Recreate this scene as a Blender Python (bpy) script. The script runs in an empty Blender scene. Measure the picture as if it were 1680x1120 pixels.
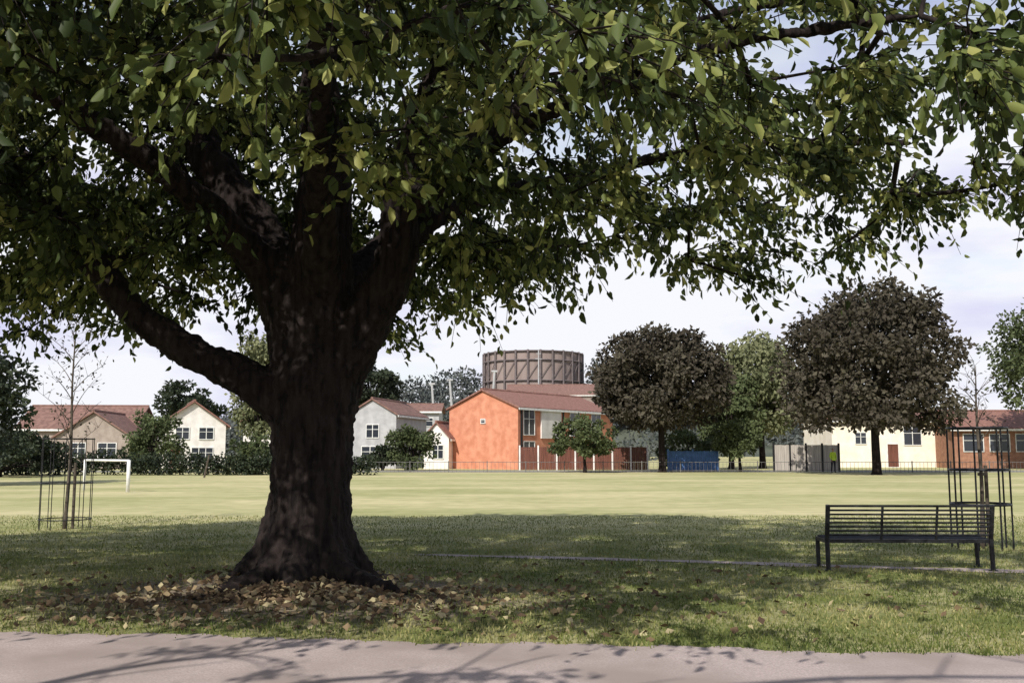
import bpy, math, random
import numpy as np
from mathutils import Vector, Matrix
random.seed(7); rng=np.random.default_rng(11)
scene=bpy.context.scene
COL=scene.collection

# ------------------------------------------------------------------ helpers
def empty(name,loc=(0,0,0),rot=0.0):
    e=bpy.data.objects.new(name,None); e.location=loc; e.rotation_euler=(0,0,rot); COL.objects.link(e); return e
def mkobj(name,me,mat=None,parent=None,smooth=False):
    o=bpy.data.objects.new(name,me); COL.objects.link(o)
    if mat: me.materials.append(mat)
    if parent: o.parent=parent
    if smooth: me.polygons.foreach_set('use_smooth',[True]*len(me.polygons))
    return o
def np_mesh(name,V,F,k,attr=None):
    """V (n,3), F (m,k)"""
    me=bpy.data.meshes.new(name); n=len(V); k=np.asarray(F).shape[1]; m=len(F)
    me.vertices.add(n); me.vertices.foreach_set('co',np.asarray(V,dtype=np.float32).ravel())
    me.loops.add(m*k); me.loops.foreach_set('vertex_index',np.asarray(F,dtype=np.int32).ravel())
    me.polygons.add(m); me.polygons.foreach_set('loop_start',np.arange(0,m*k,k,dtype=np.int32))
    me.polygons.foreach_set('loop_total',np.full(m,k,dtype=np.int32))
    if attr is not None:
        a=me.attributes.new('rnd','FLOAT','POINT'); a.data.foreach_set('value',np.asarray(attr,dtype=np.float32))
    me.update(calc_edges=True); me.validate(); return me
class MB:
    def __init__(s): s.v=[]; s.f=[]
    def box(s,x0,x1,y0,y1,z0,z1):
        b=len(s.v)
        s.v+=[(x0,y0,z0),(x1,y0,z0),(x1,y1,z0),(x0,y1,z0),(x0,y0,z1),(x1,y0,z1),(x1,y1,z1),(x0,y1,z1)]
        s.f+=[[b+i for i in q] for q in ((0,3,2,1),(4,5,6,7),(0,1,5,4),(1,2,6,5),(2,3,7,6),(3,0,4,7))]
    def tube(s,pts,rad,n=8,cap=True):
        pts=[Vector(p) for p in pts]; b=len(s.v); prev=None
        for i,p in enumerate(pts):
            t=(pts[min(i+1,len(pts)-1)]-pts[max(i-1,0)]).normalized()
            if prev is None:
                a=Vector((1,0,0)) if abs(t.x)<0.8 else Vector((0,1,0)); u=(a-t*a.dot(t)).normalized()
            else: u=(prev-t*prev.dot(t)).normalized()
            prev=u; w=t.cross(u); r=rad[i] if hasattr(rad,'__len__') else rad
            for j in range(n):
                q=2*math.pi*j/n; s.v.append(tuple(p+u*(r*math.cos(q))+w*(r*math.sin(q))))
        for i in range(len(pts)-1):
            for j in range(n):
                a=b+i*n+j; c=b+i*n+(j+1)%n; s.f.append([a,c,c+n,a+n])
        if cap:
            s.f.append([b+j for j in range(n)][::-1]); e=b+(len(pts)-1)*n; s.f.append([e+j for j in range(n)])
    def poly(s,pts):
        b=len(s.v); s.v+=[tuple(p) for p in pts]; s.f.append(list(range(b,b+len(pts))))
    def obj(s,name,mat,parent=None,smooth=False,bevel=0):
        me=bpy.data.meshes.new(name); me.from_pydata(s.v,[],s.f); me.update()
        o=mkobj(name,me,mat,parent,smooth)
        if bevel:
            m=o.modifiers.new('b','BEVEL'); m.width=bevel; m.segments=2
        return o

# ------------------------------------------------------------------ materials
def newmat(name):
    m=bpy.data.materials.new(name); m.use_nodes=True; nt=m.node_tree; return m,nt,nt.nodes['Principled BSDF']
def noise_mat(name,c1,c2,scale=5,rough=0.85,bump=0.0,detail=5,c3=None,scale3=0.5,metal=0.0,stretch=None,bdist=0.02):
    m,nt,b=newmat(name); N=nt.nodes; L=nt.links
    tc=N.new('ShaderNodeTexCoord'); mp=N.new('ShaderNodeMapping'); L.new(tc.outputs['Object'],mp.inputs[0])
    if stretch: mp.inputs['Scale'].default_value=stretch
    n=N.new('ShaderNodeTexNoise'); n.inputs['Scale'].default_value=scale; n.inputs['Detail'].default_value=detail
    L.new(mp.outputs[0],n.inputs['Vector'])
    r=N.new('ShaderNodeValToRGB'); r.color_ramp.elements[0].position=.35; r.color_ramp.elements[1].position=.65
    r.color_ramp.elements[0].color=(*c1,1); r.color_ramp.elements[1].color=(*c2,1); L.new(n.outputs[0],r.inputs[0])
    out=r.outputs[0]
    if c3:
        n3=N.new('ShaderNodeTexNoise'); n3.inputs['Scale'].default_value=scale3; n3.inputs['Detail'].default_value=4
        L.new(tc.outputs['Object'],n3.inputs['Vector'])
        r3=N.new('ShaderNodeValToRGB'); r3.color_ramp.elements[0].position=.42; r3.color_ramp.elements[1].position=.62
        L.new(n3.outputs[0],r3.inputs[0])
        mx=N.new('ShaderNodeMixRGB'); L.new(r3.outputs[0],mx.inputs[0]); L.new(out,mx.inputs[1]); mx.inputs[2].default_value=(*c3,1); out=mx.outputs[0]
    L.new(out,b.inputs['Base Color']); b.inputs['Roughness'].default_value=rough; b.inputs['Metallic'].default_value=metal
    b.inputs['Specular IOR Level'].default_value=0.25
    if bump:
        bp=N.new('ShaderNodeBump'); bp.inputs['Strength'].default_value=bump; bp.inputs['Distance'].default_value=bdist
        L.new(n.outputs[0],bp.inputs['Height']); L.new(bp.outputs[0],b.inputs['Normal'])
    return m
def leaf_mat(name,stops,trans=0.3,rough=0.55,spec=.15):
    m,nt,b=newmat(name); N=nt.nodes; L=nt.links
    a=N.new('ShaderNodeAttribute'); a.attribute_name='rnd'
    r=N.new('ShaderNodeValToRGB'); e=r.color_ramp.elements
    e[0].position=stops[0][0]; e[0].color=(*stops[0][1],1); e[1].position=stops[-1][0]; e[1].color=(*stops[-1][1],1)
    for p,c in stops[1:-1]:
        q=e.new(p); q.color=(*c,1)
    L.new(a.outputs['Fac'],r.inputs[0]); L.new(r.outputs[0],b.inputs['Base Color'])
    b.inputs['Roughness'].default_value=rough; b.inputs['Specular IOR Level'].default_value=spec
    t=N.new('ShaderNodeBsdfTranslucent'); L.new(r.outputs[0],t.inputs[0])
    mx=N.new('ShaderNodeMixShader'); mx.inputs[0].default_value=trans
    L.new(b.outputs[0],mx.inputs[1]); L.new(t.outputs[0],mx.inputs[2]); L.new(mx.outputs[0],N['Material Output'].inputs[0])
    return m
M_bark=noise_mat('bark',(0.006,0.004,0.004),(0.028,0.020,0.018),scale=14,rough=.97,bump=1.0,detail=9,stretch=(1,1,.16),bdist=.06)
M_bark2=noise_mat('bark_light',(0.05,0.04,0.03),(0.12,0.10,0.08),scale=9,rough=.95,bump=.5)
M_leaf=leaf_mat('leaves_main',[(0,(.024,.036,.013)),(.45,(.07,.10,.028)),(.75,(.19,.22,.06)),(1,(.36,.36,.12))],.36,spec=.3)
M_leafcop=leaf_mat('leaves_copper',[(0,(.040,.034,.026)),(.6,(.075,.066,.050)),(1,(.11,.10,.07))],.12,.8,.06)
M_leafgrn=leaf_mat('leaves_green',[(0,(.05,.065,.028)),(1,(.13,.16,.07))],.25)
M_leafpale=leaf_mat('leaves_pale',[(0,(.12,.135,.065)),(1,(.25,.26,.14))],.3)
M_leafdark=leaf_mat('leaves_dark',[(0,(.018,.026,.016)),(1,(.055,.07,.04))],.15)
M_leafhill=leaf_mat('leaves_hill',[(0,(.055,.065,.065)),(1,(.105,.115,.105))],.1)  # greyed leaf tones: distance haze is put into the colour
M_fallen=leaf_mat('fallen_leaves',[(0,(.07,.045,.03)),(.5,(.16,.11,.065)),(.8,(.30,.23,.13)),(1,(.45,.40,.24))],.05,.8)
M_blade=leaf_mat('grass_blades',[(0,(.07,.10,.025)),(.5,(.18,.205,.06)),(.8,(.33,.31,.13)),(1,(.46,.42,.20))],.3)
M_black=noise_mat('black_metal',(0.01,0.01,0.012),(0.03,0.03,0.033),scale=20,rough=.45,metal=.3)
M_rail=noise_mat('galvanised_rail',(0.09,0.085,0.085),(0.15,0.145,0.14),scale=4,rough=.6)
M_white=noise_mat('white_paint',(0.62,0.62,0.6),(0.78,0.78,0.76),scale=3,rough=.6)
M_orange=noise_mat('orange_brick',(0.47,0.185,0.11),(0.60,0.27,0.17),scale=1.6,detail=10)
M_tile=noise_mat('roof_tiles',(0.17,0.085,0.068),(0.29,0.155,0.125),scale=3,detail=8,stretch=(1,4,1))
M_tile2=noise_mat('roof_tiles_brown',(0.15,0.085,0.07),(0.24,0.14,0.115),scale=3,detail=8)
M_beige=noise_mat('beige_wall',(0.27,0.22,0.19),(0.34,0.29,0.25),scale=2)
M_render=noise_mat('white_render',(0.62,0.59,0.56),(0.76,0.73,0.70),scale=1.5)
M_cream=noise_mat('cream_render',(0.74,0.67,0.55),(0.82,0.76,0.66),scale=1.2)
M_greyw=noise_mat('grey_render',(0.33,0.33,0.34),(0.43,0.43,0.44),scale=1.5)
M_brown=noise_mat('brown_boards',(0.10,0.04,0.028),(0.17,0.07,0.05),scale=3,stretch=(6,6,.4))
M_woodgrey=noise_mat('weathered_boards',(0.32,0.29,0.26),(0.46,0.42,0.37),scale=3,stretch=(6,6,.4))
M_blue=noise_mat('blue_paint',(0.04,0.10,0.24),(0.07,0.15,0.34),scale=3,rough=.5)
M_brownbrick=noise_mat('brown_brick',(0.24,0.12,0.08),(0.34,0.18,0.12),scale=3)
M_drum=noise_mat('gasholder_steel',(0.22,0.17,0.155),(0.30,0.24,0.22),scale=.25,stretch=(1,1,.2))
M_drumd=noise_mat('gasholder_frame',(0.12,0.10,0.10),(0.17,0.14,0.14),scale=1)
M_glass,_,_b=newmat('window_glass'); _b.inputs['Base Color'].default_value=(.03,.035,.045,1); _b.inputs['Roughness'].default_value=.12
M_asph=noise_mat('pale_tarmac',(0.335,0.275,0.26),(0.47,0.39,0.37),scale=60,rough=.9,bump=.3,detail=6,c3=(0.30,0.245,0.225),scale3=.8,bdist=.006)
M_asph2=noise_mat('tarmac_far',(0.20,0.19,0.18),(0.28,0.27,0.25),scale=8,rough=.9)

TX,TY=-2.45,11.9     # big tree position
# grass ground
m,nt,b=newmat('grass_ground'); N=nt.nodes; L=nt.links; M_grass=m
tc=N.new('ShaderNodeTexCoord')
def nz(sc,det,vec=None):
    n=N.new('ShaderNodeTexNoise'); n.inputs['Scale'].default_value=sc; n.inputs['Detail'].default_value=det; L.new(vec or tc.outputs['Object'],n.inputs['Vector']); return n
def ramp(src,p0,c0,p1,c1):
    r=N.new('ShaderNodeValToRGB'); r.color_ramp.elements[0].position=p0; r.color_ramp.elements[1].position=p1
    r.color_ramp.elements[0].color=(*c0,1); r.color_ramp.elements[1].color=(*c1,1); L.new(src,r.inputs[0]); return r.outputs[0]
def mixc(f,a,b_,mode='MIX'):
    mx=N.new('ShaderNodeMixRGB'); mx.blend_type=mode
    if hasattr(f,'links') or not isinstance(f,(int,float)): L.new(f,mx.inputs[0])
    else: mx.inputs[0].default_value=f
    L.new(a,mx.inputs[1]); L.new(b_,mx.inputs[2]); return mx.outputs[0]
nA=nz(14,8); nB=nz(.9,5)
mp=N.new('ShaderNodeMapping'); mp.inputs['Scale'].default_value=(.10,.22,1); L.new(tc.outputs['Object'],mp.inputs[0])
nC=nz(1.0,10,mp.outputs[0]); nC.inputs['Roughness'].default_value=.65
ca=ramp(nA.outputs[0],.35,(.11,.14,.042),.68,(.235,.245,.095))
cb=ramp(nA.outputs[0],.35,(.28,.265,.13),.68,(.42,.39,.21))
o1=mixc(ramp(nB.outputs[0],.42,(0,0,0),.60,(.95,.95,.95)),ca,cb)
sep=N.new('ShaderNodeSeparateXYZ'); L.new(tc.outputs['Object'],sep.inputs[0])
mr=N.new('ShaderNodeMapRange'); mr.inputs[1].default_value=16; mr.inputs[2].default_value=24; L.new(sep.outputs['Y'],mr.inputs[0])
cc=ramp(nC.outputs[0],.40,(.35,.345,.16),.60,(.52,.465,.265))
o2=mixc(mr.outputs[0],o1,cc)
nD=nz(1.6,6)
o3=mixc(.4,o2,ramp(nD.outputs[0],.35,(.6,.65,.55),.6,(1,1,1)),'MULTIPLY')
# bare soil round the tree
vs=N.new('ShaderNodeVectorMath'); vs.operation='SUBTRACT'; vs.inputs[1].default_value=(TX-.1,TY-.9,0); L.new(tc.outputs['Object'],vs.inputs[0])
vm=N.new('ShaderNodeVectorMath'); vm.operation='MULTIPLY'; vm.inputs[1].default_value=(1/3.3,1/2.1,0); L.new(vs.outputs[0],vm.inputs[0])
vl=N.new('ShaderNodeVectorMath'); vl.operation='LENGTH'; L.new(vm.outputs[0],vl.inputs[0])
ad=N.new('ShaderNodeMath'); ad.operation='MULTIPLY_ADD'; ad.inputs[1].default_value=1.8; L.new(nz(2.2,6).outputs[0],ad.inputs[0]); L.new(vl.outputs['Value'],ad.inputs[2])
soilf=ramp(ad.outputs[0],1.4/2.5,(.9,.9,.9),2.0/2.5,(0,0,0))
dv=N.new('ShaderNodeMath'); dv.operation='DIVIDE'; dv.inputs[1].default_value=2.5; L.new(ad.outputs[0],dv.inputs[0])
L.new(dv.outputs[0],soilf.node.inputs[0])
soil=ramp(nA.outputs[0],.35,(.09,.066,.052),.7,(.30,.24,.19))
o4=mixc(soilf,o3,soil)
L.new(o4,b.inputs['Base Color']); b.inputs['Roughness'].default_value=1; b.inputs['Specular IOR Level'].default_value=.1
bp=N.new('ShaderNodeBump'); bp.inputs['Strength'].default_value=.6; bp.inputs['Distance'].default_value=.04; L.new(nA.outputs[0],bp.inputs['Height']); L.new(bp.outputs[0],b.inputs['Normal'])

# ------------------------------------------------------------------ ground
def mound(x,y):
    r2=(x-TX)**2+(y-TY)**2
    return 0.16*np.exp(-r2/(1.5**2))
def axis(lo,hi):
    a=list(np.arange(-12,24.01,.3)); s=.3; v=24
    while v<hi: s*=1.25; v+=s; a.append(v)
    s=.3; v=-12
    while v>lo: s*=1.25; v-=s; a.insert(0,v)
    return np.array(a)
ax=axis(-2500,2500); ay=axis(-2500,3500)
GX,GY=np.meshgrid(ax,ay); GZ=mound(GX,GY)
nx,ny=len(ax),len(ay)
V=np.stack([GX.ravel(),GY.ravel(),GZ.ravel()],1)
i=np.arange(nx-1)[None,:]+np.arange(ny-1)[:,None]*nx; i=i.ravel()
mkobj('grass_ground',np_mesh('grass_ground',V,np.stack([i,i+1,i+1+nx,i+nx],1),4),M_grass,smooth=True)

E0=8.42
def edge(x): return E0-0.119*x
def ragged(x): return .05*math.sin(x*1.7)+.04*math.sin(x*4.1+1)+.035*math.sin(x*11.3)+.025*math.sin(x*27)
mb=MB(); xs=np.arange(-40,40,.06)
for k in range(len(xs)):
    x=xs[k]; mb.v+=[(x,edge(x)-4.4+ragged(x+9),.004),(x,edge(x)+ragged(x),.004)]
    if k: a=len(mb.v)-4; mb.f.append([a,a+2,a+3,a+1])
mb.obj('path',M_asph)
mb=MB(); xs=np.arange(-1.5,40,.15)
for k in range(len(xs)):
    x=xs[k]; y=15.45-.262*(x+1.36)+.05*math.sin(x*.8); w=.13+.04*math.sin(x*2.1)+.03*math.sin(x*5.3)+.05*min(1,(x+1.5)/6)
    mb.v+=[(x,y-w,.006),(x,y+w,.006)]
    if k: a=len(mb.v)-4; mb.f.append([a,a+2,a+3,a+1])
mb.obj('narrow_path',M_asph)
mb=MB(); mb.poly([(-120,72.5,.01),(160,72.5,.01),(160,76.5,.01),(-120,76.5,.01)]); mb.obj('far_footpath',M_asph2)

# ------------------------------------------------------------------ leaves
def leaves(P,D,length,width,rnd,fold=.25):
    n=len(P); D=D/np.linalg.norm(D,axis=1,keepdims=True)
    R=rng.normal(size=(n,3)); S=np.cross(D,R); S/=np.linalg.norm(S,axis=1,keepdims=True); U=np.cross(S,D)
    l=length[:,None]; w=width[:,None]
    v0=P; v2=P+D*l; v1=P+D*l*.45+S*w*.5+U*w*fold; v3=P+D*l*.45-S*w*.5+U*w*fold
    V=np.stack([v0,v1,v2,v3],1).reshape(-1,3); b=np.arange(n)*4
    F=np.concatenate([np.stack([b,b+1,b+2],1),np.stack([b,b+2,b+3],1)])
    return V,F,np.repeat(rnd,4)
def leaves6(P,D,length,width,rnd,fold=.2):
    n=len(P); D=D/np.linalg.norm(D,axis=1,keepdims=True)
    R=rng.normal(size=(n,3)); S=np.cross(D,R); S/=np.linalg.norm(S,axis=1,keepdims=True); U=np.cross(S,D)
    l=length[:,None]; w=width[:,None]
    v0=P; t=P+D*l-U*l*.12
    a1=P+D*l*.28+S*w*.42+U*w*fold; b1=P+D*l*.66+S*w*.40+U*w*fold*.8
    a2=P+D*l*.28-S*w*.42+U*w*fold; b2=P+D*l*.66-S*w*.40+U*w*fold*.8
    V=np.stack([v0,a1,b1,t,b2,a2],1).reshape(-1,3); b=np.arange(n)*6
    F=np.concatenate([np.stack([b,b+1,b+2,b+3],1),np.stack([b,b+3,b+4,b+5],1)])
    return V,F,np.repeat(rnd,6)

def graph_tubes(nodes,parent,rad,start,n=5):
    idx=np.arange(start,len(nodes)); p0=nodes[parent[idx]]; p1=nodes[idx]
    r0=rad[parent[idx]]; r1=rad[idx]; r0=np.minimum(r0,r1*1.7)
    t=p1-p0; t/=np.linalg.norm(t,axis=1,keepdims=True)+1e-9
    a=np.tile([0.3,0.2,1.0],(len(idx),1)); bad=np.abs((t*a).sum(1))>.95; a[bad]=[1,0,0]
    u=np.cross(t,a); u/=np.linalg.norm(u,axis=1,keepdims=True); w=np.cross(t,u)
    rings=[]
    for p,r in ((p0,r0),(p1,r1)):
        for j in range(n):
            q=2*math.pi*j/n; rings.append(p+u*(r*math.cos(q))[:,None]+w*(r*math.sin(q))[:,None])
    V=np.stack(rings,1).reshape(-1,3); b=np.arange(len(idx))*2*n; F=[]
    for j in range(n): F.append(np.stack([b+j,b+(j+1)%n,b+n+(j+1)%n,b+n+j],1))
    return V,np.concatenate(F)

# ------------------------------------------------------------------ the big tree
tree=empty('broadleaf_tree',(0,0,0))
def bez(pts,rads,sub=6):
    P=[];R=[]
    pts=[Vector(p) for p in pts]
    for k in range(len(pts)-1):
        p0=pts[max(k-1,0)];p1=pts[k];p2=pts[k+1];p3=pts[min(k+2,len(pts)-1)]
        for s in range(sub):
            t=s/sub
            P.append(.5*((2*p1)+(p2-p0)*t+(2*p0-5*p1+4*p2-p3)*t*t+(3*p1-p0-3*p2+p3)*t**3)); R.append(rads[k]*(1-t)+rads[k+1]*t)
    P.append(pts[-1]);R.append(rads[-1]); return P,R
y0=TY
limbs=[
 ([(-2.50,y0,-.3),(-2.45,y0,.1),(-2.42,y0,.5),(-2.4,y0,1.1),(-2.4,y0,1.8),(-2.38,y0,2.4),(-2.35,y0+.05,3.0)],[.80,.66,.53,.475,.49,.56,.48]),
 ([(-2.6,y0,2.0),(-3.1,y0-.1,2.42),(-3.9,y0-.2,2.78),(-4.5,y0-.3,3.25),(-4.95,y0-.3,3.75),(-5.4,y0-.4,4.3),(-6.2,y0-.5,5.1),(-7.2,y0-.7,5.9)],[.32,.25,.195,.18,.165,.15,.11,.06]),
 ([(-2.5,y0,2.7),(-2.75,y0,3.5),(-3.2,y0+.2,4.3),(-3.8,y0+.3,5.2),(-4.3,y0+.5,6.1),(-4.9,y0+.6,7.3)],[.44,.38,.32,.26,.19,.08]),
 ([(-2.35,y0,2.7),(-2.35,y0-.1,3.7),(-2.3,y0-.1,4.9),(-2.35,y0-.3,6.2),(-2.2,y0-.4,8.0)],[.46,.40,.32,.22,.08]),
 ([(-2.2,y0,2.4),(-1.75,y0-.2,3.15),(-1.4,y0-.3,3.85),(-1.3,y0-.4,4.8),(-1.0,y0-.5,5.8),(-.5,y0-.6,7.2)],[.38,.30,.26,.21,.15,.07]),
 ([(-1.4,y0-.3,4.0),(-.6,y0+.3,4.7),(.6,y0+.6,5.1),(2.0,y0+.6,5.4),(3.6,y0+.3,5.5),(5.0,y0,5.4)],[.15,.10,.08,.065,.05,.03]),
 ([(-2.3,y0-.1,3.3),(-2.1,y0-1.4,4.5),(-1.8,y0-3.0,5.2),(-1.5,y0-4.8,5.5)],[.28,.15,.09,.04]),
 ([(-2.9,y0,3.7),(-3.9,y0-1.2,4.7),(-5.2,y0-2.6,5.4),(-6.4,y0-4,5.6)],[.26,.15,.09,.03]),
 ([(-2.3,y0+.2,3.3),(-1.8,y0+1.6,4.4),(-1.2,y0+3.2,5.3),(-.6,y0+5,5.8)],[.32,.18,.11,.04]),
 ([(-2.7,y0+.2,3.5),(-3.8,y0+1.8,4.6),(-5.0,y0+3.5,5.4)],[.28,.15,.05]),
 ([(-1.3,y0-.4,4.4),(0,y0-1.6,5.0),(1.8,y0-2.8,5.4),(3.6,y0-3.6,5.4)],[.16,.08,.06,.03]),
 ([(-1.3,y0-.4,4.6),(.2,y0-.3,5.8),(2.0,y0-.2,6.8),(3.8,y0,7.3)],[.17,.11,.07,.03]),
]
mb=MB(); nodes=[]; par=[]
for pts,rads in limbs:
    P,R=bez(pts,rads); mb.tube(P,R,14)
    for p,r in zip(P,R):
        if r<.3 : nodes.append(tuple(p)); par.append(-1)
for k in range(9):
    a=2*math.pi*k/9+random.uniform(-.25,.25); Lr=random.uniform(.75,1.25)
    ca_,sa=math.cos(a),math.sin(a)
    P,R=bez([(TX+.22*ca_,y0+.22*sa,1.0),(TX+.42*ca_,y0+.42*sa,.42),(TX+.68*ca_,y0+.68*sa,.17),(TX+Lr*ca_,y0+Lr*sa,.08),(TX+(Lr+.6)*ca_,y0+(Lr+.6)*sa,-.06)],[.24,.22,.17,.11,.06]); mb.tube(P,R,10)
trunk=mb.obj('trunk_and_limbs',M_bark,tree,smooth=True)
r=trunk.modifiers.new('r','REMESH'); r.mode='VOXEL'; r.voxel_size=.03; r.use_smooth_shade=True
s=trunk.modifiers.new('s','SMOOTH'); s.factor=.6; s.iterations=5
tx=bpy.data.textures.new('barkclouds','CLOUDS'); tx.noise_scale=.28; tx.noise_depth=3
d=trunk.modifiers.new('d','DISPLACE'); d.texture=tx; d.strength=.11; d.mid_level=.5
tx2=bpy.data.textures.new('barkfine','CLOUDS'); tx2.noise_scale=.07; tx2.noise_depth=2
d=trunk.modifiers.new('d2','DISPLACE'); d.texture=tx2; d.strength=.045; d.mid_level=.5

def bottom(x,y):
    b=3.88+0.22*np.maximum(0,np.minimum(x+.5,1.0))+0.17*np.maximum(0,x-1.6)+0.10*np.maximum(0,-x-7)
    b+=.26*np.sin(x*1.3+y*.9)+.24*np.sin(x*3.1-y*1.7)
    return b
C=[]
while len(C)<1780:
    p=rng.uniform([-13,3.5,3.2],[9,19,10.5])
    e=((p[0]+3.0)/(9.6 if p[0]<-3 else 10.6))**2+((p[1]-11.2)/6.9)**2+((p[2]-3.6)/6.6)**2
    if e>1 or p[2]<bottom(p[0],p[1]): continue
    w=.30+.70*min(1,e/.6)
    if p[2]-bottom(p[0],p[1])<.9: w=1
    h=math.sin(p[0]*1.9+1.3)*math.sin(p[1]*1.5+.4)*math.sin(p[2]*2.1+.7)
    if h<-.2: w*=.2
    if p[0]>.3:
        w*=.85
        if h<0: w*=.4
        if p[2]>6.6: w*=.6
    if p[0]>4.4 and p[2]>5.4: w*=.4
    if p[0]>-.5 and p[1]<6.2: w*=.35
    if (p[0]+2.4)**2+(p[1]-TY)**2<2.4 and p[2]<6: w*=.15
    if (abs(p[0]+2.3)<2.1 and 6.5<p[1]<TY and p[2]<4.6): w*=.15
    if rng.random()<w: C.append(p)
C=np.array(C)
NL=len(nodes)
nodesA=np.array(nodes); parA=list(par)
d0=np.array([np.min(np.linalg.norm(nodesA-c,axis=1)) for c in C]); order=np.argsort(d0)
arr=np.zeros((NL+len(C)*3+5,3)); arr[:NL]=nodesA; cnt=NL; ends=[]
for ci in order:
    c=C[ci]; dd=np.linalg.norm(arr[:cnt]-c,axis=1)+0.6*np.maximum(0,arr[:cnt,2]-c[2]); j=int(np.argmin(dd)); a=arr[j].copy(); L_=np.linalg.norm(c-a); last=j
    k=2 if L_>.9 else 1
    for s_ in range(1,k+1):
        t=s_/(k+0.0); q=a+(c-a)*t
        if s_<k: q=q+rng.normal(size=3)*.07*L_+np.array([0,0,.08*L_])
        arr[cnt]=q; parA.append(last); last=cnt; cnt+=1
    ends.append(last)
arr=arr[:cnt]; parA=np.array(parA)
desc=np.zeros(cnt)
for e_ in ends: desc[e_]+=1
for k in range(cnt-1,NL-1,-1): desc[parA[k]]+=desc[k]
rad=.0075*np.maximum(desc,1)**.46
Vb,Fb=graph_tubes(arr,parA,rad,NL,6)
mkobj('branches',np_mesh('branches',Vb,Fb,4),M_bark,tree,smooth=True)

def leaf_clusters(C,parent,centre,TW=8,LF=11,Lr=(.30,.80)):
    cc_=C.repeat(TW,0); n=len(cc_)
    out=cc_-np.array(centre); out/=np.linalg.norm(out,axis=1,keepdims=True)
    dr=rng.normal(size=(n,3)); dr[:,2]*=.55; dr/=np.linalg.norm(dr,axis=1,keepdims=True); dr=dr+out*.45
    Lt=rng.uniform(Lr[0],Lr[1],n)
    tt=np.linspace(.10,1,LF)
    Pt=cc_[:,None,:]+dr[:,None,:]*(Lt[:,None]*tt[None,:])[:,:,None]
    Pt[:,:,2]-=(.42*Lt[:,None]*tt[None,:]**2)
    tw0=cc_; tw1=Pt[:,LF//2]; tw2=Pt[:,-1]
    NN=np.concatenate([tw0,tw1,tw2]); pp=np.concatenate([np.arange(n),np.arange(n),np.arange(n)+n]); rr=np.concatenate([np.full(n,.008),np.full(n,.006),np.full(n,.003)])
    Vt,Ft=graph_tubes(NN,pp,rr,n,3)
    mkobj('twigs',np_mesh('twigs',Vt,Ft,4),M_bark,parent)
    P=Pt.reshape(-1,3)+rng.normal(size=(n*LF,3))*.04
    D=np.repeat(dr,LF,0)*.35+rng.normal(size=(n*LF,3))*.40; D[:,2]-=.62
    m_=len(P); ln=rng.uniform(.09,.165,m_); wd=ln*rng.uniform(.48,.64,m_)
    crnd=np.repeat(rng.uniform(.1,.85,len(C)),TW*LF)
    rn=np.clip(crnd+rng.normal(size=m_)*.17,0,1)
    V,F,A=leaves6(P,D,ln,wd,rn)
    mkobj('foliage',np_mesh('foliage',V,F,4,A),M_leaf,parent)
leaf_clusters(C,tree,(-2.6,11.5,5.0))

# neighbouring tree on the near side of the path; its outer branches throw shadows over the tarmac
t2=empty('broadleaf_tree',(0,0,0)); mb=MB(); bx0,by0=-8.2,-1.5
def br(pts,rads,sub=4,n=8):
    P,R=bez(pts,rads,sub); mb.tube(P,R,n); return P
br([(bx0,by0,-.2),(bx0,by0,.6),(bx0+.05,by0,2.2),(bx0+.1,by0+.1,4.2),(bx0,by0,7.0)],[.6,.42,.36,.3,.08])
C2=[]
for (dx,dy,z,Lb) in ((7.2,2.6,5.0,1),(5.4,3.2,5.2,1),(8.4,1.2,5.3,1),(3.4,3.6,5.4,1),(-3,-3,6,1),(-4,1,6,1),(2,-4,6,1),(9.4,2.4,5.8,1)):
    P=br([(bx0+.05,by0,3.2),(bx0+dx*.35,by0+dy*.3,4.6),(bx0+dx*.7,by0+dy*.75,z+.3),(bx0+dx,by0+dy,z)],[.17,.10,.055,.02])
    for q in P[5:]:
        for _ in range(2):
            dv=Vector((random.uniform(-.6,1),random.uniform(-1,1),random.uniform(-.2,.5))).normalized()*random.uniform(.5,1.2)
            e1=q+dv; br([q,q+dv*.5+Vector((0,0,.08)),e1],[.022,.014,.006],3,5)
            if random.random()<.16: C2.append(tuple(e1))
for _ in range(70):
    a=random.uniform(0,6.28); r_=random.uniform(.5,3.2); C2.append((bx0+r_*math.cos(a)-1,by0-1.5+r_*math.sin(a),random.uniform(5,8)))
mb.obj('trunk_and_limbs',M_bark,t2,smooth=True)
leaf_clusters(np.array(C2),t2,(bx0,by0,5),6,8,(.25,.5))

# ------------------------------------------------------------------ other trees
def crown(center,rx,ry,rz,ncl,nper,leaf,rc=.22,lo=-1.0,shell=.55,droop=.2):
    cx,cy,cz=center; cl=[]
    while len(cl)<ncl:
        p=rng.uniform(-1,1,3); e=(np.abs(p[0])**2.2+np.abs(p[1])**2.2+np.abs(p[2])**2.2)**(1/2.2)
        if e>1 or e<shell*rng.random()**.5: continue
        if p[2]<lo: continue
        cl.append(p*rng.uniform(.90,1.0))
    cl=np.array(cl)*[rx,ry,rz]+[cx,cy,cz]
    R=min(rx,rz)*rc
    P=np.repeat(cl,nper,0); off=rng.normal(size=P.shape); off/=np.linalg.norm(off,axis=1,keepdims=True)
    P=P+off*(R*rng.uniform(.35,1.15,len(P))*1.0)[:,None]*np.array([1,1,.75])
    D=off+rng.normal(size=P.shape)*.6; D[:,2]-=droop
    ln=leaf*rng.uniform(.7,1.3,len(P))
    r=np.clip(np.repeat(rng.uniform(.15,.85,ncl),nper)+rng.normal(size=len(P))*.1,0,1)
    return cl,leaves(P,D,ln,ln*.65,r)
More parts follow.
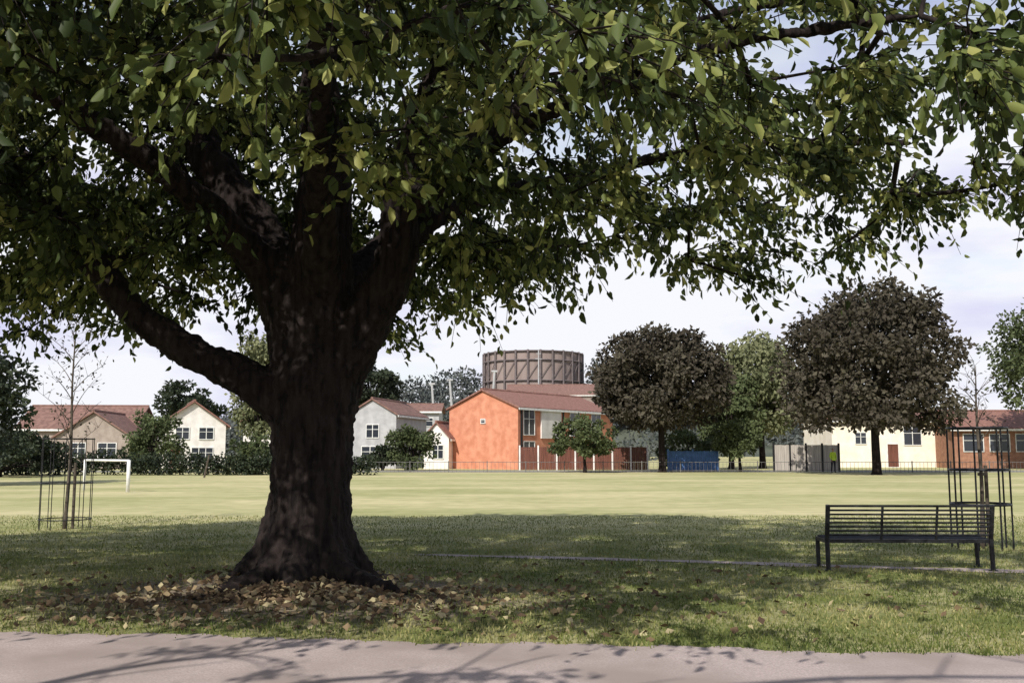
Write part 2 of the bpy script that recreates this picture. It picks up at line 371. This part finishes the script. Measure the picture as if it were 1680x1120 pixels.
def tree_at(name,x,y,trunk_r,z0,z1,rx,mat,ncl=90,nper=130,leaf=.34,lo=-.8,rc=.22,ry=None,bark=M_bark,shell=.55,cxo=0,droop=.2,zc=None):
    e=empty(name,(x,y,0)); rz=(z1-z0)/2*1.0; cz=(z0+z1)/2 
    if zc: cz=zc; rz=z1-zc
    cl,(V,F,A)=crown((cxo,0,cz),rx*.9,(ry or rx)*.9,rz*.93,ncl,nper,leaf,rc,lo,shell,droop)
    mkobj('foliage',np_mesh('foliage',V,F,3,A),mat,e)
    mb=MB(); hub=Vector((cxo*.3,0,max(z0+.2,z0+rz*.25)))
    P,R=bez([(0,0,-.1),(.03,0,.4),(0,0,hub.z*.6),tuple(hub)],[trunk_r*1.5,trunk_r,trunk_r*.85,trunk_r*.8]); mb.tube(P,R,9)
    for c in cl[::max(1,len(cl)//16)]:
        c=Vector(c); m_=(hub*.5+c*.5)+Vector((0,0,.1*rz)); P,R=bez([tuple(hub-Vector((0,0,.2))),tuple(m_),tuple(c)],[trunk_r*.5,trunk_r*.28,trunk_r*.08],4); mb.tube(P,R,6)
    mb.obj('trunk',bark,e,smooth=True)
    return e
tree_at('maple_tree',23.9,65,.30,2.7,13.2,6.3,M_leafcop,ncl=400,nper=56,leaf=.36,lo=-.5,rc=.165,zc=6.4)
tree_at('maple_tree',10.9,72,.28,2.2,10.9,5.6,M_leafcop,ncl=340,nper=56,leaf=.36,lo=-.80,rc=.17)
tree_at('willow_tree',22.0,87,.3,1.5,12.3,4.6,M_leafpale,ncl=110,nper=100,leaf=.4,rc=.24,droop=1.2)
tree_at('willow_tree',18.6,84,.25,.8,8.6,2.8,M_leafgrn,ncl=60,nper=90,leaf=.36,rc=.26,droop=.8)
tree_at('hawthorn_tree',5.2,71.0,.12,.9,4.2,3.0,M_leafgrn,ncl=45,nper=80,leaf=.26,rc=.26)
tree_at('hawthorn_tree',16.9,73.5,.12,.8,4.2,1.9,M_leafgrn,ncl=34,nper=80,leaf=.28,rc=.28)
tree_at('lime_tree',45.2,80,.3,3.6,14.8,6.2,M_leafgrn,ncl=130,nper=90,leaf=.36)
tree_at('yew_tree',-25.2,45,.3,.3,6.9,3.1,M_leafdark,ncl=90,nper=110,leaf=.26,rc=.25)
tree_at('birch_tree',-19.3,75,.18,.8,11.6,2.3,M_leafpale,ncl=80,nper=80,leaf=.32,rc=.30,droop=.8)
tree_at('sycamore_tree',-13.4,94,.25,4.3,10.8,2.9,M_leafdark,ncl=60,nper=90,leaf=.36)
tree_at('sycamore_tree',-40,122,.3,3,10.4,4.4,M_leafdark,ncl=70,nper=90,leaf=.45)
tree_at('bush',-25.4,70,.1,.1,4.6,2.1,M_leafgrn,ncl=44,nper=80,leaf=.26,lo=-1,rc=.28)
tree_at('bush',-7.7,77,.1,.1,3.9,2.1,M_leafgrn,ncl=44,nper=80,leaf=.26,lo=-1,rc=.28)
tree_at('bush',-31.0,60,.1,.1,3.0,4.2,M_leafdark,ncl=70,nper=80,leaf=.26,lo=-1,rc=.28)
tree_at('bush',-10.2,78,.1,.1,2.0,1.3,M_leafdark,ncl=26,nper=80,leaf=.24,lo=-1,rc=.3)
tree_at('bush',14.0,79,.1,.1,3.4,2.6,M_leafgrn,ncl=40,nper=80,leaf=.28,lo=-1,rc=.28)
tree_at('bush',-17.2,66,.1,.1,2.6,1.9,M_leafgrn,ncl=34,nper=80,leaf=.26,lo=-1,rc=.28)
def mass(name,pts,mat,R,nper,leaf):
    pts=np.array(pts); P=np.repeat(pts,nper,0); off=rng.normal(size=P.shape); off/=np.linalg.norm(off,axis=1,keepdims=True)
    P=P+off*(R*rng.uniform(.4,1.1,len(P)))[:,None]; D=off+rng.normal(size=P.shape)*.6; ln=leaf*rng.uniform(.7,1.3,len(P))
    r=np.clip(np.repeat(rng.uniform(.15,.85,len(pts)),nper)+rng.normal(size=len(P))*.15,0,1)
    P[:,2]=np.maximum(P[:,2],.02)
    V,F,A=leaves(P,D,ln,ln*.65,r); return mkobj(name,np_mesh(name,V,F,3,A),mat)
mass('hedge',[(x,64+rng.uniform(-.5,.5),rng.uniform(.2,1.15)+.12*math.sin(x*.9)) for x in np.arange(-44,-9,.10)],M_leafdark,.42,50,.2)
# ------------------------------------------------------------------ wooded hill + gasholder
def hillz(x,y): return 22*np.exp(-((x-12)/72)**2-((y-325)/45)**2)-.5
hx=np.linspace(-200,230,60); hy=np.linspace(215,440,40); HX,HY=np.meshgrid(hx,hy); HZ=hillz(HX,HY)
i=(np.arange(59)[None,:]+np.arange(39)[:,None]*60).ravel()
M_hill=noise_mat('hill_grass',(.06,.07,.05),(.10,.11,.08),scale=.1)
mkobj('hill',np_mesh('hill',np.stack([HX.ravel(),HY.ravel(),HZ.ravel()],1),np.stack([i,i+1,i+61,i+60],1),4),M_hill,smooth=True)
pts=[]
while len(pts)<1100:
    x=rng.uniform(-120,140); y=rng.uniform(272,326)
    if -11<x<25 and y>300: continue
    near=abs(x-7)<17
    pts.append((x,y,hillz(x,y)+rng.uniform(1,3.5 if near else 8.5)))
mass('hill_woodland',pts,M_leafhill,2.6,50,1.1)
pts=[]
for _ in range(420):
    x=rng.uniform(-130,170); pts.append((x,rng.uniform(150,175),rng.uniform(1,4.5)+1.6*math.sin(x*.21)+1.0*math.sin(x*.6)))
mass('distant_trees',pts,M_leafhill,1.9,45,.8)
gh=empty('gasholder',(7,325,0))
mb=MB(); z0,z1,R=14,33.0,16
mb.tube([(0,0,z0),(0,0,z1)],R,64); mb.tube([(0,0,z1),(0,0,z1+.5),(0,0,z1+.9)],[R,R*.6,.5],64); mb.obj('drum',M_drum,gh)
mb=MB()
for k in range(26):
    a=2*math.pi*k/26; mb.tube([((R+.5)*math.cos(a),(R+.5)*math.sin(a),z0),((R+.5)*math.cos(a),(R+.5)*math.sin(a),z1+.2)],.34,6)
    a2=2*math.pi*(k+1)/26
    mb.tube([((R+.5)*math.cos(a),(R+.5)*math.sin(a),z0+10),((R+.5)*math.cos(a2),(R+.5)*math.sin(a2),z1-3)],.12,5)
for z in (z0+9.5,z1-.2,z1-3):
    mb.tube([((R+.45)*math.cos(2*math.pi*k/48),(R+.45)*math.sin(2*math.pi*k/48),z) for k in range(49)],.26,5)
mb.obj('guide_frame',M_drumd,gh)

# ------------------------------------------------------------------ houses
def house(name,x,y,rot,Ln,W,eave,ridge,wall,roof,wins=(),doors=(),oh=.35,chim=None,hip=0):
    e=empty(name,(x,y,0),rot); mb=MB()
    yc=W/2
    mb.v+=[(0,0,0),(Ln,0,0),(Ln,W,0),(0,W,0),(0,0,eave),(Ln,0,eave),(Ln,W,eave),(0,W,eave),(0,yc,ridge-.05),(Ln,yc,ridge-.05)]
    mb.f+=[[0,1,5,4],[2,3,7,6],[3,0,4,8,7],[1,2,6,9,5]]; mb.obj('walls',wall,e)
    mb=MB(); sl=(ridge-eave)/yc; t=.14
    for sgn in (0,1):
        ye=-oh if sgn==0 else W+oh; ze=eave-sl*oh
        a=[(-oh,ye,ze),(Ln+oh,ye,ze),(Ln+oh,yc,ridge),(-oh,yc,ridge)]
        bb=len(mb.v); mb.v+=a+[(p[0],p[1],p[2]+t) for p in a]
        mb.f+=[[bb+i for i in q] for q in ((0,3,2,1),(4,5,6,7),(0,1,5,4),(1,2,6,5),(2,3,7,6),(3,0,4,7))]
    mb.tube([(-oh,yc,ridge+t),(Ln+oh,yc,ridge+t)],.12,6); mb.obj('roof',roof,e)
    mf=MB(); mg=MB(); mg2=MB()
    mf.box(-oh+.02,Ln+oh-.02,-oh-.06,-oh-.005,eave-sl*oh-.12,eave-sl*oh+.06)
    def win(face,u,z,w,h,div=2,door=False):
        def bx(m_,u0,u1,z0,z1,p0,p1):
            if face=='F': m_.box(u0,u1,-p1,-p0,z0,z1)
            else: m_.box(-p1,-p0,u0,u1,z0,z1)
        bx(mg2 if door else mg,u,u+w,z,z+h,.005,.03)
        f=.06
        bx(mf,u-f,u,z-f,z+h+f,.004,.07); bx(mf,u+w,u+w+f,z-f,z+h+f,.004,.07); bx(mf,u,u+w,z+h,z+h+f,.004,.07); bx(mf,u,u+w,z-f,z,.004,.09)
        if not door:
            for k in range(1,div): c=u+w*k/div; bx(mf,c-.03,c+.03,z,z+h,.031,.06)
            bx(mf,u,u+w,z+h*.62,z+h*.62+.04,.062,.066+.01)
    for q in wins: win(*q)
    for q in doors: win(*q,door=True)
    mf.obj('window_frames',M_white,e); mg.obj('windows',M_glass,e)
    if doors: mg2.obj('door',M_brown,e)
    return e
R55=math.radians(55)
oh_=house('brick_house',.5,82,R55,16,7.3,5.15,6.65,M_orange,M_tile,
  wins=[('F',.8,2.9,1.6,2.1,2),('F',8.2,2.9,1.6,2.0,2),('F',12,2.9,1.6,2.0,2),('F',.8,.6,1.6,1.7,2),('F',5.6,.6,2.2,1.6,3),('F',12,.7,1.6,1.5,2),('X',3.4,3.9,.4,.3,1)],
  doors=[('F',9.2,0.05,1.0,2.1)],oh=.22)
mb=MB(); mb.box(3.4,6.6,-.12,-.004,2.6,5.0); mb.obj('cladding_panel',M_render,oh_)
mb=MB(); mb.box(.35,.55,-.10,-.004,.2,5.05); mb.box(6.95,7.1,-.1,-.004,.2,5.05); mb.obj('downpipe',M_black,oh_)
house('bungalow',-46.5,93,math.radians(4),10.5,7.5,3.7,5.8,M_beige,M_tile2,wins=[('F',1,1,1.8,1.3,2),('F',6.5,1,1.8,1.3,2)],doors=[('F',4.2,.05,1,2.1)])
house('bungalow',-33.6,87,math.radians(96),9,6.3,2.8,4.9,M_beige,M_tile2,wins=[('X',1.2,1,1.5,1.2,2),('X',3.8,1,1.2,1.2,2)],oh=.3)
house('white_house',-26.1,90,math.radians(112),8.5,5.6,3.9,5.9,M_render,M_tile,wins=[('X',1.1,2.6,1.2,1.0,2),('X',3.2,2.6,1.1,1.0,2),('X',1.1,.6,1.8,1.2,3)],doors=[('X',3.9,.05,.9,2.0)])
house('white_house',-26.4,97,math.radians(3),8,6.5,4.3,6.0,M_render,M_tile,wins=[('F',1,2.8,1.2,1.1,2),('F',4,2.8,1.2,1.1,2)])
house('grey_house',-10.1,86,math.radians(78),9,4.4,4.7,6.0,M_greyw,M_tile2,wins=[('X',1.6,2.7,1.1,1.1,2),('X',1.6,.7,1.5,1.2,2)],oh=.2)
house('garage',-5.4,84.5,math.radians(80),5,2.2,2.7,3.9,M_render,M_tile,wins=[('X',.5,.9,.9,1.1,2)],oh=.2)
house('office_building',-12.9,112,0,4.6,6,6.0,6.8,M_greyw,M_tile2,wins=[('F',.5,4.3,3.4,.9,4),('F',.5,1.5,3.4,1.2,4)])
house('apartment_block',-1,205,math.radians(-3),18,12,13,15.4,M_drum,M_tile2,wins=[('F',1+2.4*k,z,1.4,1.3,2) for k in range(7) for z in (1.5,4.3,7.1,10.2)])
house('cream_building',29.8,92,math.radians(2),10.2,8,4.4,5.6,M_cream,M_tile2,wins=[('F',6.8,2.1,1.6,1.7,2),('F',2.2,2.2,1.0,1.0,2)],doors=[('F',5.2,.05,1,2.1)])
house('school_building',39.4,88,math.radians(-2),18,8,3.6,5.1,M_brownbrick,M_tile,wins=[('F',.8+2.3*k,1.5,1.7,1.5,2) for k in range(7)],oh=.5)

for x,y,h,ln in ((-10.1,130,10.2,-.5),(-7.7,131,10.8,-.6),(-2.8,129,11.8,.5)):
    e=empty('floodlight_mast',(x,y,0)); mb=MB(); mb.tube([(0,0,0),(ln*.4,0,h*.6),(ln,0,h)],[.2,.18,.14],8); mb.obj('pole',M_greyw,e)
    mb=MB(); mb.box(ln-.4,ln+.4,-.15,.15,h,h+.22); mb.obj('lamp_head',M_greyw,e)
e=empty('radio_mast',(7.6,280,0)); mb=MB(); mb.tube([(0,0,0),(0,0,30)],[.3,.16],8); mb.tube([(-1,0,27.5),(1,0,27.5)],.12,6); mb.tube([(-.7,0,29),(.7,0,29)],.12,6); mb.obj('pole',M_greyw,e)

# ------------------------------------------------------------------ fences
def panel_fence(name,x0,x1,y,h,board,post,step=1.8,skew=0):
    e=empty(name,(x0,y,0),skew); L_=x1-x0; mb=MB(); mp_=MB(); k=0.0
    while k<L_-.1:
        w=min(step,L_-k)
        u=k+.06
        while u<k+w-.06:
            mb.box(u,min(u+.14,k+w-.06),-.02-(.012 if int(u*7)%2 else 0),.02,.08,h-random.uniform(0,.03)); u+=.15
        mp_.box(k-.06,k+.06,-.075,.075,0,h+.12); k+=step
    mp_.box(L_-.05,L_+.07,-.075,.075,0,h+.12)
    mb.obj('boards',board,e); mp_.obj('posts',post,e)
panel_fence('wooden_fence',.6,10.6,77.5,1.85,M_brown,M_render,1.45)
panel_fence('blue_fence',11.7,15.4,74.2,1.55,M_blue,M_blue,1.85)
panel_fence('weathered_fence',19.7,24.6,74.5,2.0,M_woodgrey,M_black,1.22)
e=empty('metal_railing',(0,71.8,0)); mb=MB()
for z in (.12,.72): mb.box(-13,52,-.015,.015,z,z+.035)
x=-13
while x<52:
    mb.box(x,x+.018,-.009,.009,0,.72); x+=.28
k=-13
while k<52: mb.box(k-.03,k+.03,-.035,.035,0,.82); k+=2.8
mb.obj('rails',M_rail,e)

e=empty('football_goal',(-14.7,38,0),0); mb=MB()
mb.tube([(0,0,0),(0,0,1.22),],.07,10); mb.tube([(-2.5,1.9,0),(-2.5,1.9,1.2)],.05,10); mb.tube([(0,0,1.2),(-2.5,1.9,1.2)],.045,10)
mb.obj('frame',M_white,e,smooth=True)
e=empty('wooden_post',(-18.0,58,0)); mb=MB(); mb.tube([(0,0,0),(.25,0,1.3)],[.06,.05],8); mb.tube([(.25,0,1.3),(.26,0,1.36)],[.07,.02],8); mb.obj('post',M_bark2,e)

# ------------------------------------------------------------------ bench
be=empty('park_bench',(5.33,13.45,0),math.radians(-1.5)); W2=1.09
mb=MB()
for k in range(7):
    z=.47+.0+k*.055
    mb.tube([(-W2,-.05-.012*k,z),(W2,-.05-.012*k,z)],.0135,8)
mb.box(-W2,W2,-.15,-.11,.842,.872)
mb.obj('backrest',M_black,be)
mb=MB()
for k in range(8): mb.tube([(-W2,.02+.055*k,.405+.002*k),(W2,.02+.055*k,.405+.002*k)],.015,8)
mb.box(-W2,W2,-.05,-.01,.365,.415); mb.box(-W2,W2,.44,.47,.375,.41)
mb.obj('seat',M_black,be)
for k,x in enumerate((-W2,W2)):
    mb=MB(); mb.tube([(x,-.06,0),(x,-.04,.42),(x,-.13,.87)],.032,8); mb.tube([(x,.40,0),(x,.42,.40)],.03,8)
    mb.box(x-.02,x+.02,-.04,.45,.36,.41)
    mb.tube([(x,-.06,.0),(x,-.06,.015)],.06,10); mb.tube([(x,.40,0),(x,.40,.015)],.06,10)
    mb.obj('leg_%d'%(k+1),M_black,be)
mb=MB()
for x in (-W2/3,W2/3):
    mb.tube([(x,-.03,.40),(x,-.13,.86)],.018,8); mb.box(x-.02,x+.02,-.03,.45,.365,.40)
mb.obj('back_supports',M_black,be)

# ------------------------------------------------------------------ tree guards + saplings
def guard(x,y,R,H,nv,hoops,br=.013):
    e=empty('tree_guard',(x,y,0)); mb=MB()
    for k in range(nv):
        a=2*math.pi*(k+.3)/nv; mb.tube([(R*math.cos(a),R*math.sin(a),0),(R*math.cos(a),R*math.sin(a),H)],br,6)
    mb.obj('bars',M_black,e); mb=MB()
    for z in hoops: mb.tube([(R*math.cos(2*math.pi*k/24),R*math.sin(2*math.pi*k/24),z) for k in range(25)],br*1.3,6)
    mb.obj('hoops',M_black,e)
    return e
guard(7.72,16.4,.46,1.98,8,(.72,1.28,1.96),.016)
guard(-9.15,20.4,.5,1.85,10,(.2,.93,1.83),.009)
def sapling(x,y,H,spread,zlo,nb,mat,nleaf,lean=.05):
    e=empty('young_tree',(x,y,0)); mb=MB(); P,R=bez([(0,0,0),(lean,0,H*.35),(lean*.3,0,H*.7),(lean,0,H)],[.045,.032,.02,.006]); mb.tube(P,R,8)
    LP=[]
    for k in range(nb):
        z=zlo+(H-zlo)*k/nb; a=k*2.4; L_=spread*(1-.55*k/nb)*random.uniform(.7,1.1)
        q=[(lean*.5,0,z),(lean*.5+L_*.45*math.cos(a),L_*.45*math.sin(a),z+L_*.55),(lean*.5+L_*math.cos(a),L_*math.sin(a),z+L_*1.0)]
        P,R=bez(q,[.012,.007,.003],4); mb.tube(P,R,5)
        for _ in range(7):
            t=random.choice(P[2:]); dv=Vector((random.uniform(-1,1),random.uniform(-1,1),random.uniform(.2,1))).normalized()*random.uniform(.12,.35)
            mb.tube([t,t+dv],[.004,.002],4); LP.append(t+dv); LP.append(t+dv*.5)
    mb.obj('trunk',M_bark2,e,smooth=True)
    LP=np.array([tuple(p) for p in LP]); LP=LP[rng.integers(0,len(LP),nleaf)]+rng.normal(size=(nleaf,3))*.06
    V,F,A=leaves(LP,rng.normal(size=(nleaf,3))+[0,0,-.4],np.full(nleaf,.08),np.full(nleaf,.04),rng.random(nleaf))
    mkobj('foliage',np_mesh('foliage',V,F,3,A),mat,e)
    mb=MB(); mb.tube([(.14,.05,0),(.14,.05,1.35)],.032,8); mb.box(0,.15,.02,.05,1.18,1.23); mb.obj('stake',M_bark2,e)
sapling(-9.15,20.4,4.4,.75,1.5,18,M_leafcop,260)
sapling(7.72,16.4,3.0,.4,1.7,8,M_leafcop,60,.04)

# ------------------------------------------------------------------ person in hi-vis by the fence
M_hiv=noise_mat('hivis_jacket',(.45,.62,.05),(.55,.75,.08),scale=6,rough=.7)
M_trs=noise_mat('dark_trousers',(.02,.02,.03),(.035,.035,.05),scale=8)
M_skin=noise_mat('skin',(.42,.25,.18),(.5,.31,.23),scale=8,rough=.6)
M_hair=noise_mat('hair',(.03,.018,.01),(.06,.035,.02),scale=30)
def skin(name,verts,edges,rads,mat,parent,sub=2):
    me=bpy.data.meshes.new(name); me.from_pydata(verts,edges,[]); me.update(); o=mkobj(name,me,mat,parent)
    md=o.modifiers.new('sk','SKIN'); sv=me.skin_vertices[0].data
    for k,r in enumerate(rads): sv[k].radius=r if hasattr(r,'__len__') else (r,r)
    sv[0].use_root=True
    md.use_smooth_shade=True; s=o.modifiers.new('ss','SUBSURF'); s.levels=sub; s.render_levels=sub
    return o
pe=empty('person',(23.0,70.9,0),math.radians(15))
skin('trousers',[(0,0,.93),(.10,0,.86),(.11,-.02,.48),(.12,.02,.09),(-.10,0,.86),(-.11,.03,.48),(-.13,.06,.09),(0,0,1.0)],[(0,1),(1,2),(2,3),(0,4),(4,5),(5,6),(0,7)],[(.13,.11),.095,.065,.05,.095,.065,.05,(.14,.11)],M_trs,pe)
skin('shoes',[(.12,.04,.05),(.13,-.12,.04)],[(0,1)],[.05,.04],M_hair,pe,1); skin('shoes',[(-.13,.08,.05),(-.14,-.08,.04)],[(0,1)],[.05,.04],M_hair,pe,1)
skin('jacket',[(0,0,1.0),(0,0,1.2),(0,0,1.4),(0,0,1.46),(.17,0,1.41),(.23,.02,1.15),(.22,-.06,.93),(-.17,0,1.41),(-.24,.02,1.15),(-.20,-.10,.95),(0,0,.86)],
 [(0,1),(1,2),(2,3),(2,4),(4,5),(5,6),(2,7),(7,8),(8,9),(0,10)],[(.16,.12),(.16,.12),(.17,.11),(.07,.07),.075,.058,.045,.075,.058,.045,(.17,.13)],M_hiv,pe)
skin('head',[(0,0,1.45),(0,-.01,1.53),(0,-.02,1.60),(0,-.01,1.70),(0,-.115,1.61)],[(0,1),(1,2),(2,3),(2,4)],[.055,.055,(.075,.09),(.07,.085),.012],M_skin,pe)
skin('hair',[(0,.02,1.72),(0,.05,1.64)],[(0,1)],[(.08,.08),(.075,.06)],M_hair,pe)
for s_,hx_,hy_,hz_ in ((1,.22,-.07,.90),(-1,-.20,-.11,.92)):
    vs=[(hx_,hy_,hz_),(hx_,hy_-.01,hz_-.07)]; es=[(0,1)]; rs=[(.022,.035),(.018,.04)]
    for f,(dy,l) in enumerate(((-.03,.07),(-.01,.085),(.01,.08),(.03,.06))):
        b0=len(vs); vs+=[(hx_,hy_-.01+dy,hz_-.09),(hx_-s_*.015,hy_-.01+dy,hz_-.09-l*.6),(hx_-s_*.035,hy_-.01+dy,hz_-.09-l)]; es+=[(1,b0),(b0,b0+1),(b0+1,b0+2)]; rs+=[.009,.008,.007]
    b0=len(vs); vs+=[(hx_-s_*.01,hy_-.055,hz_-.05),(hx_-s_*.02,hy_-.065,hz_-.085)]; es+=[(0,b0),(b0,b0+1)]; rs+=[.011,.008]
    skin('hand',vs,es,rs,M_skin,pe,1)

# ------------------------------------------------------------------ grass blades & fallen leaves
nb=150000
by=7.3+ (rng.random(nb)**1.5)*17; bx=rng.uniform(-1,1,nb)*(by*.56+1.2)
er=E0-.119*bx+.05*np.sin(bx*1.7)+.04*np.sin(bx*4.1+1)+.035*np.sin(bx*11.3)
npy=15.45-.262*(bx+1.36)+.05*np.sin(bx*.8)
k=(by>er-.04+.06*rng.normal(size=nb)*(rng.random(nb)<.3))&~((np.abs(by-npy)<.15)&(bx>-1.2))
k&=(((bx-TX)**2+(by-TY)**2)>.6)
bare=np.exp(-(((bx-TX+.1)/2.8)**2+((by-TY+.9)/1.7)**2)**1.3); k&=(rng.random(nb)>bare*.95)
bx,by=bx[k],by[k]; nb=len(bx)
patch=.5+.5*np.sin(bx*1.1+2*np.sin(by*.9))*np.sin(by*1.6+bx*.5)+.25*np.sin(bx*3.7+by*2.9)*np.sin(by*4.3-bx*2.1)
P=np.stack([bx,by,mound(bx,by)-.005],1); D=rng.normal(size=(nb,3))*.45; D[:,2]=1
V,F,A=leaves(P,D,rng.uniform(.025,.065,nb),rng.uniform(.008,.016,nb),np.clip(.15+patch*.6+rng.normal(size=nb)*.2,0,1),0)
mkobj('grass',np_mesh('grass',V,F,3,A),M_blade)
nf=2400
a=rng.random(nf)*2*math.pi; rr=np.abs(rng.normal(size=nf))*1.0
fx=TX+.1+rr*np.cos(a)*2.3; fy=TY-1.3+rr*np.sin(a)*1.15
nf2=300; fx=np.concatenate([fx,rng.uniform(-8,5,nf2)]); fy=np.concatenate([fy,rng.uniform(8.4,14,nf2)])
k=(((fx-TX)**2+(fy-TY)**2)>.35)&(fy>E0+.1-.119*fx); fx,fy=fx[k],fy[k]; nf=len(fx)
P=np.stack([fx,fy,mound(fx,fy)+rng.uniform(.012,.05,nf)],1); D=rng.normal(size=(nf,3)); D[:,2]*=.2
V,F,A=leaves(P,D,rng.uniform(.06,.12,nf),rng.uniform(.04,.08,nf),rng.random(nf),.1)
mkobj('fallen_leaves',np_mesh('fallen_leaves',V,F,3,A),M_fallen)

# ------------------------------------------------------------------ light, sky, camera
el=math.radians(40); tdir=Vector((.42,.907,0)).normalized()
sun=bpy.data.lights.new('sun','SUN'); sun.energy=5.0; sun.angle=math.radians(.5); sun.color=(1,.95,.87)
so=bpy.data.objects.new('sun',sun); COL.objects.link(so)
ld=Vector((tdir.x*math.cos(el),tdir.y*math.cos(el),-math.sin(el))); so.rotation_euler=ld.to_track_quat('-Z','Y').to_euler(); so.location=(-20,-30,40)
w=bpy.data.worlds.new('World'); scene.world=w; w.use_nodes=True; nt=w.node_tree; N=nt.nodes; L=nt.links
bg=N['Background']; bg.inputs[1].default_value=.14
sk=N.new('ShaderNodeTexSky'); sk.sky_type='NISHITA'; sk.sun_disc=False; sk.sun_elevation=el
sk.sun_rotation=math.atan2(-tdir.x,-tdir.y)
tc=N.new('ShaderNodeTexCoord'); sp=N.new('ShaderNodeSeparateXYZ'); L.new(tc.outputs['Generated'],sp.inputs[0])
mp=N.new('ShaderNodeMapping'); mp.inputs['Scale'].default_value=(2.2,2.2,7); L.new(tc.outputs['Generated'],mp.inputs[0])
n1=N.new('ShaderNodeTexNoise'); n1.inputs['Scale'].default_value=1.3; n1.inputs['Detail'].default_value=6; n1.inputs['Roughness'].default_value=.5; L.new(mp.outputs[0],n1.inputs['Vector'])
r1=N.new('ShaderNodeValToRGB'); r1.color_ramp.elements[0].position=.20; r1.color_ramp.elements[1].position=.40; L.new(n1.outputs[0],r1.inputs[0])
mr=N.new('ShaderNodeMapRange'); mr.inputs[1].default_value=.28; mr.inputs[2].default_value=.46; mr.inputs[3].default_value=1; mr.inputs[4].default_value=.25; L.new(sp.outputs['Z'],mr.inputs[0])
mu=N.new('ShaderNodeMath'); mu.operation='MULTIPLY'; L.new(r1.outputs[0],mu.inputs[0]); L.new(mr.outputs[0],mu.inputs[1])
n2=N.new('ShaderNodeTexNoise'); n2.inputs['Scale'].default_value=2.0; n2.inputs['Detail'].default_value=5; L.new(mp.outputs[0],n2.inputs['Vector'])
r2=N.new('ShaderNodeValToRGB'); r2.color_ramp.elements[0].position=.32; r2.color_ramp.elements[1].position=.50
r2.color_ramp.elements[0].color=(5.1,5.1,6.7,1); r2.color_ramp.elements[1].color=(6.7,6.8,7.2,1); L.new(n2.outputs[0],r2.inputs[0])
mx=N.new('ShaderNodeMixRGB'); L.new(mu.outputs[0],mx.inputs[0]); L.new(sk.outputs[0],mx.inputs[1]); L.new(r2.outputs[0],mx.inputs[2]); L.new(mx.outputs[0],bg.inputs[0])

cam=bpy.data.cameras.new('camera'); cam.lens=34.56; cam.sensor_width=36; cam.clip_end=6000; cam.clip_start=.05
co=bpy.data.objects.new('camera',cam); COL.objects.link(co); co.location=(0,0,1.6); co.rotation_euler=(math.radians(90+6.3),0,0)
scene.camera=co
scene.view_settings.view_transform='Standard'; scene.view_settings.look='None'; scene.view_settings.exposure=0
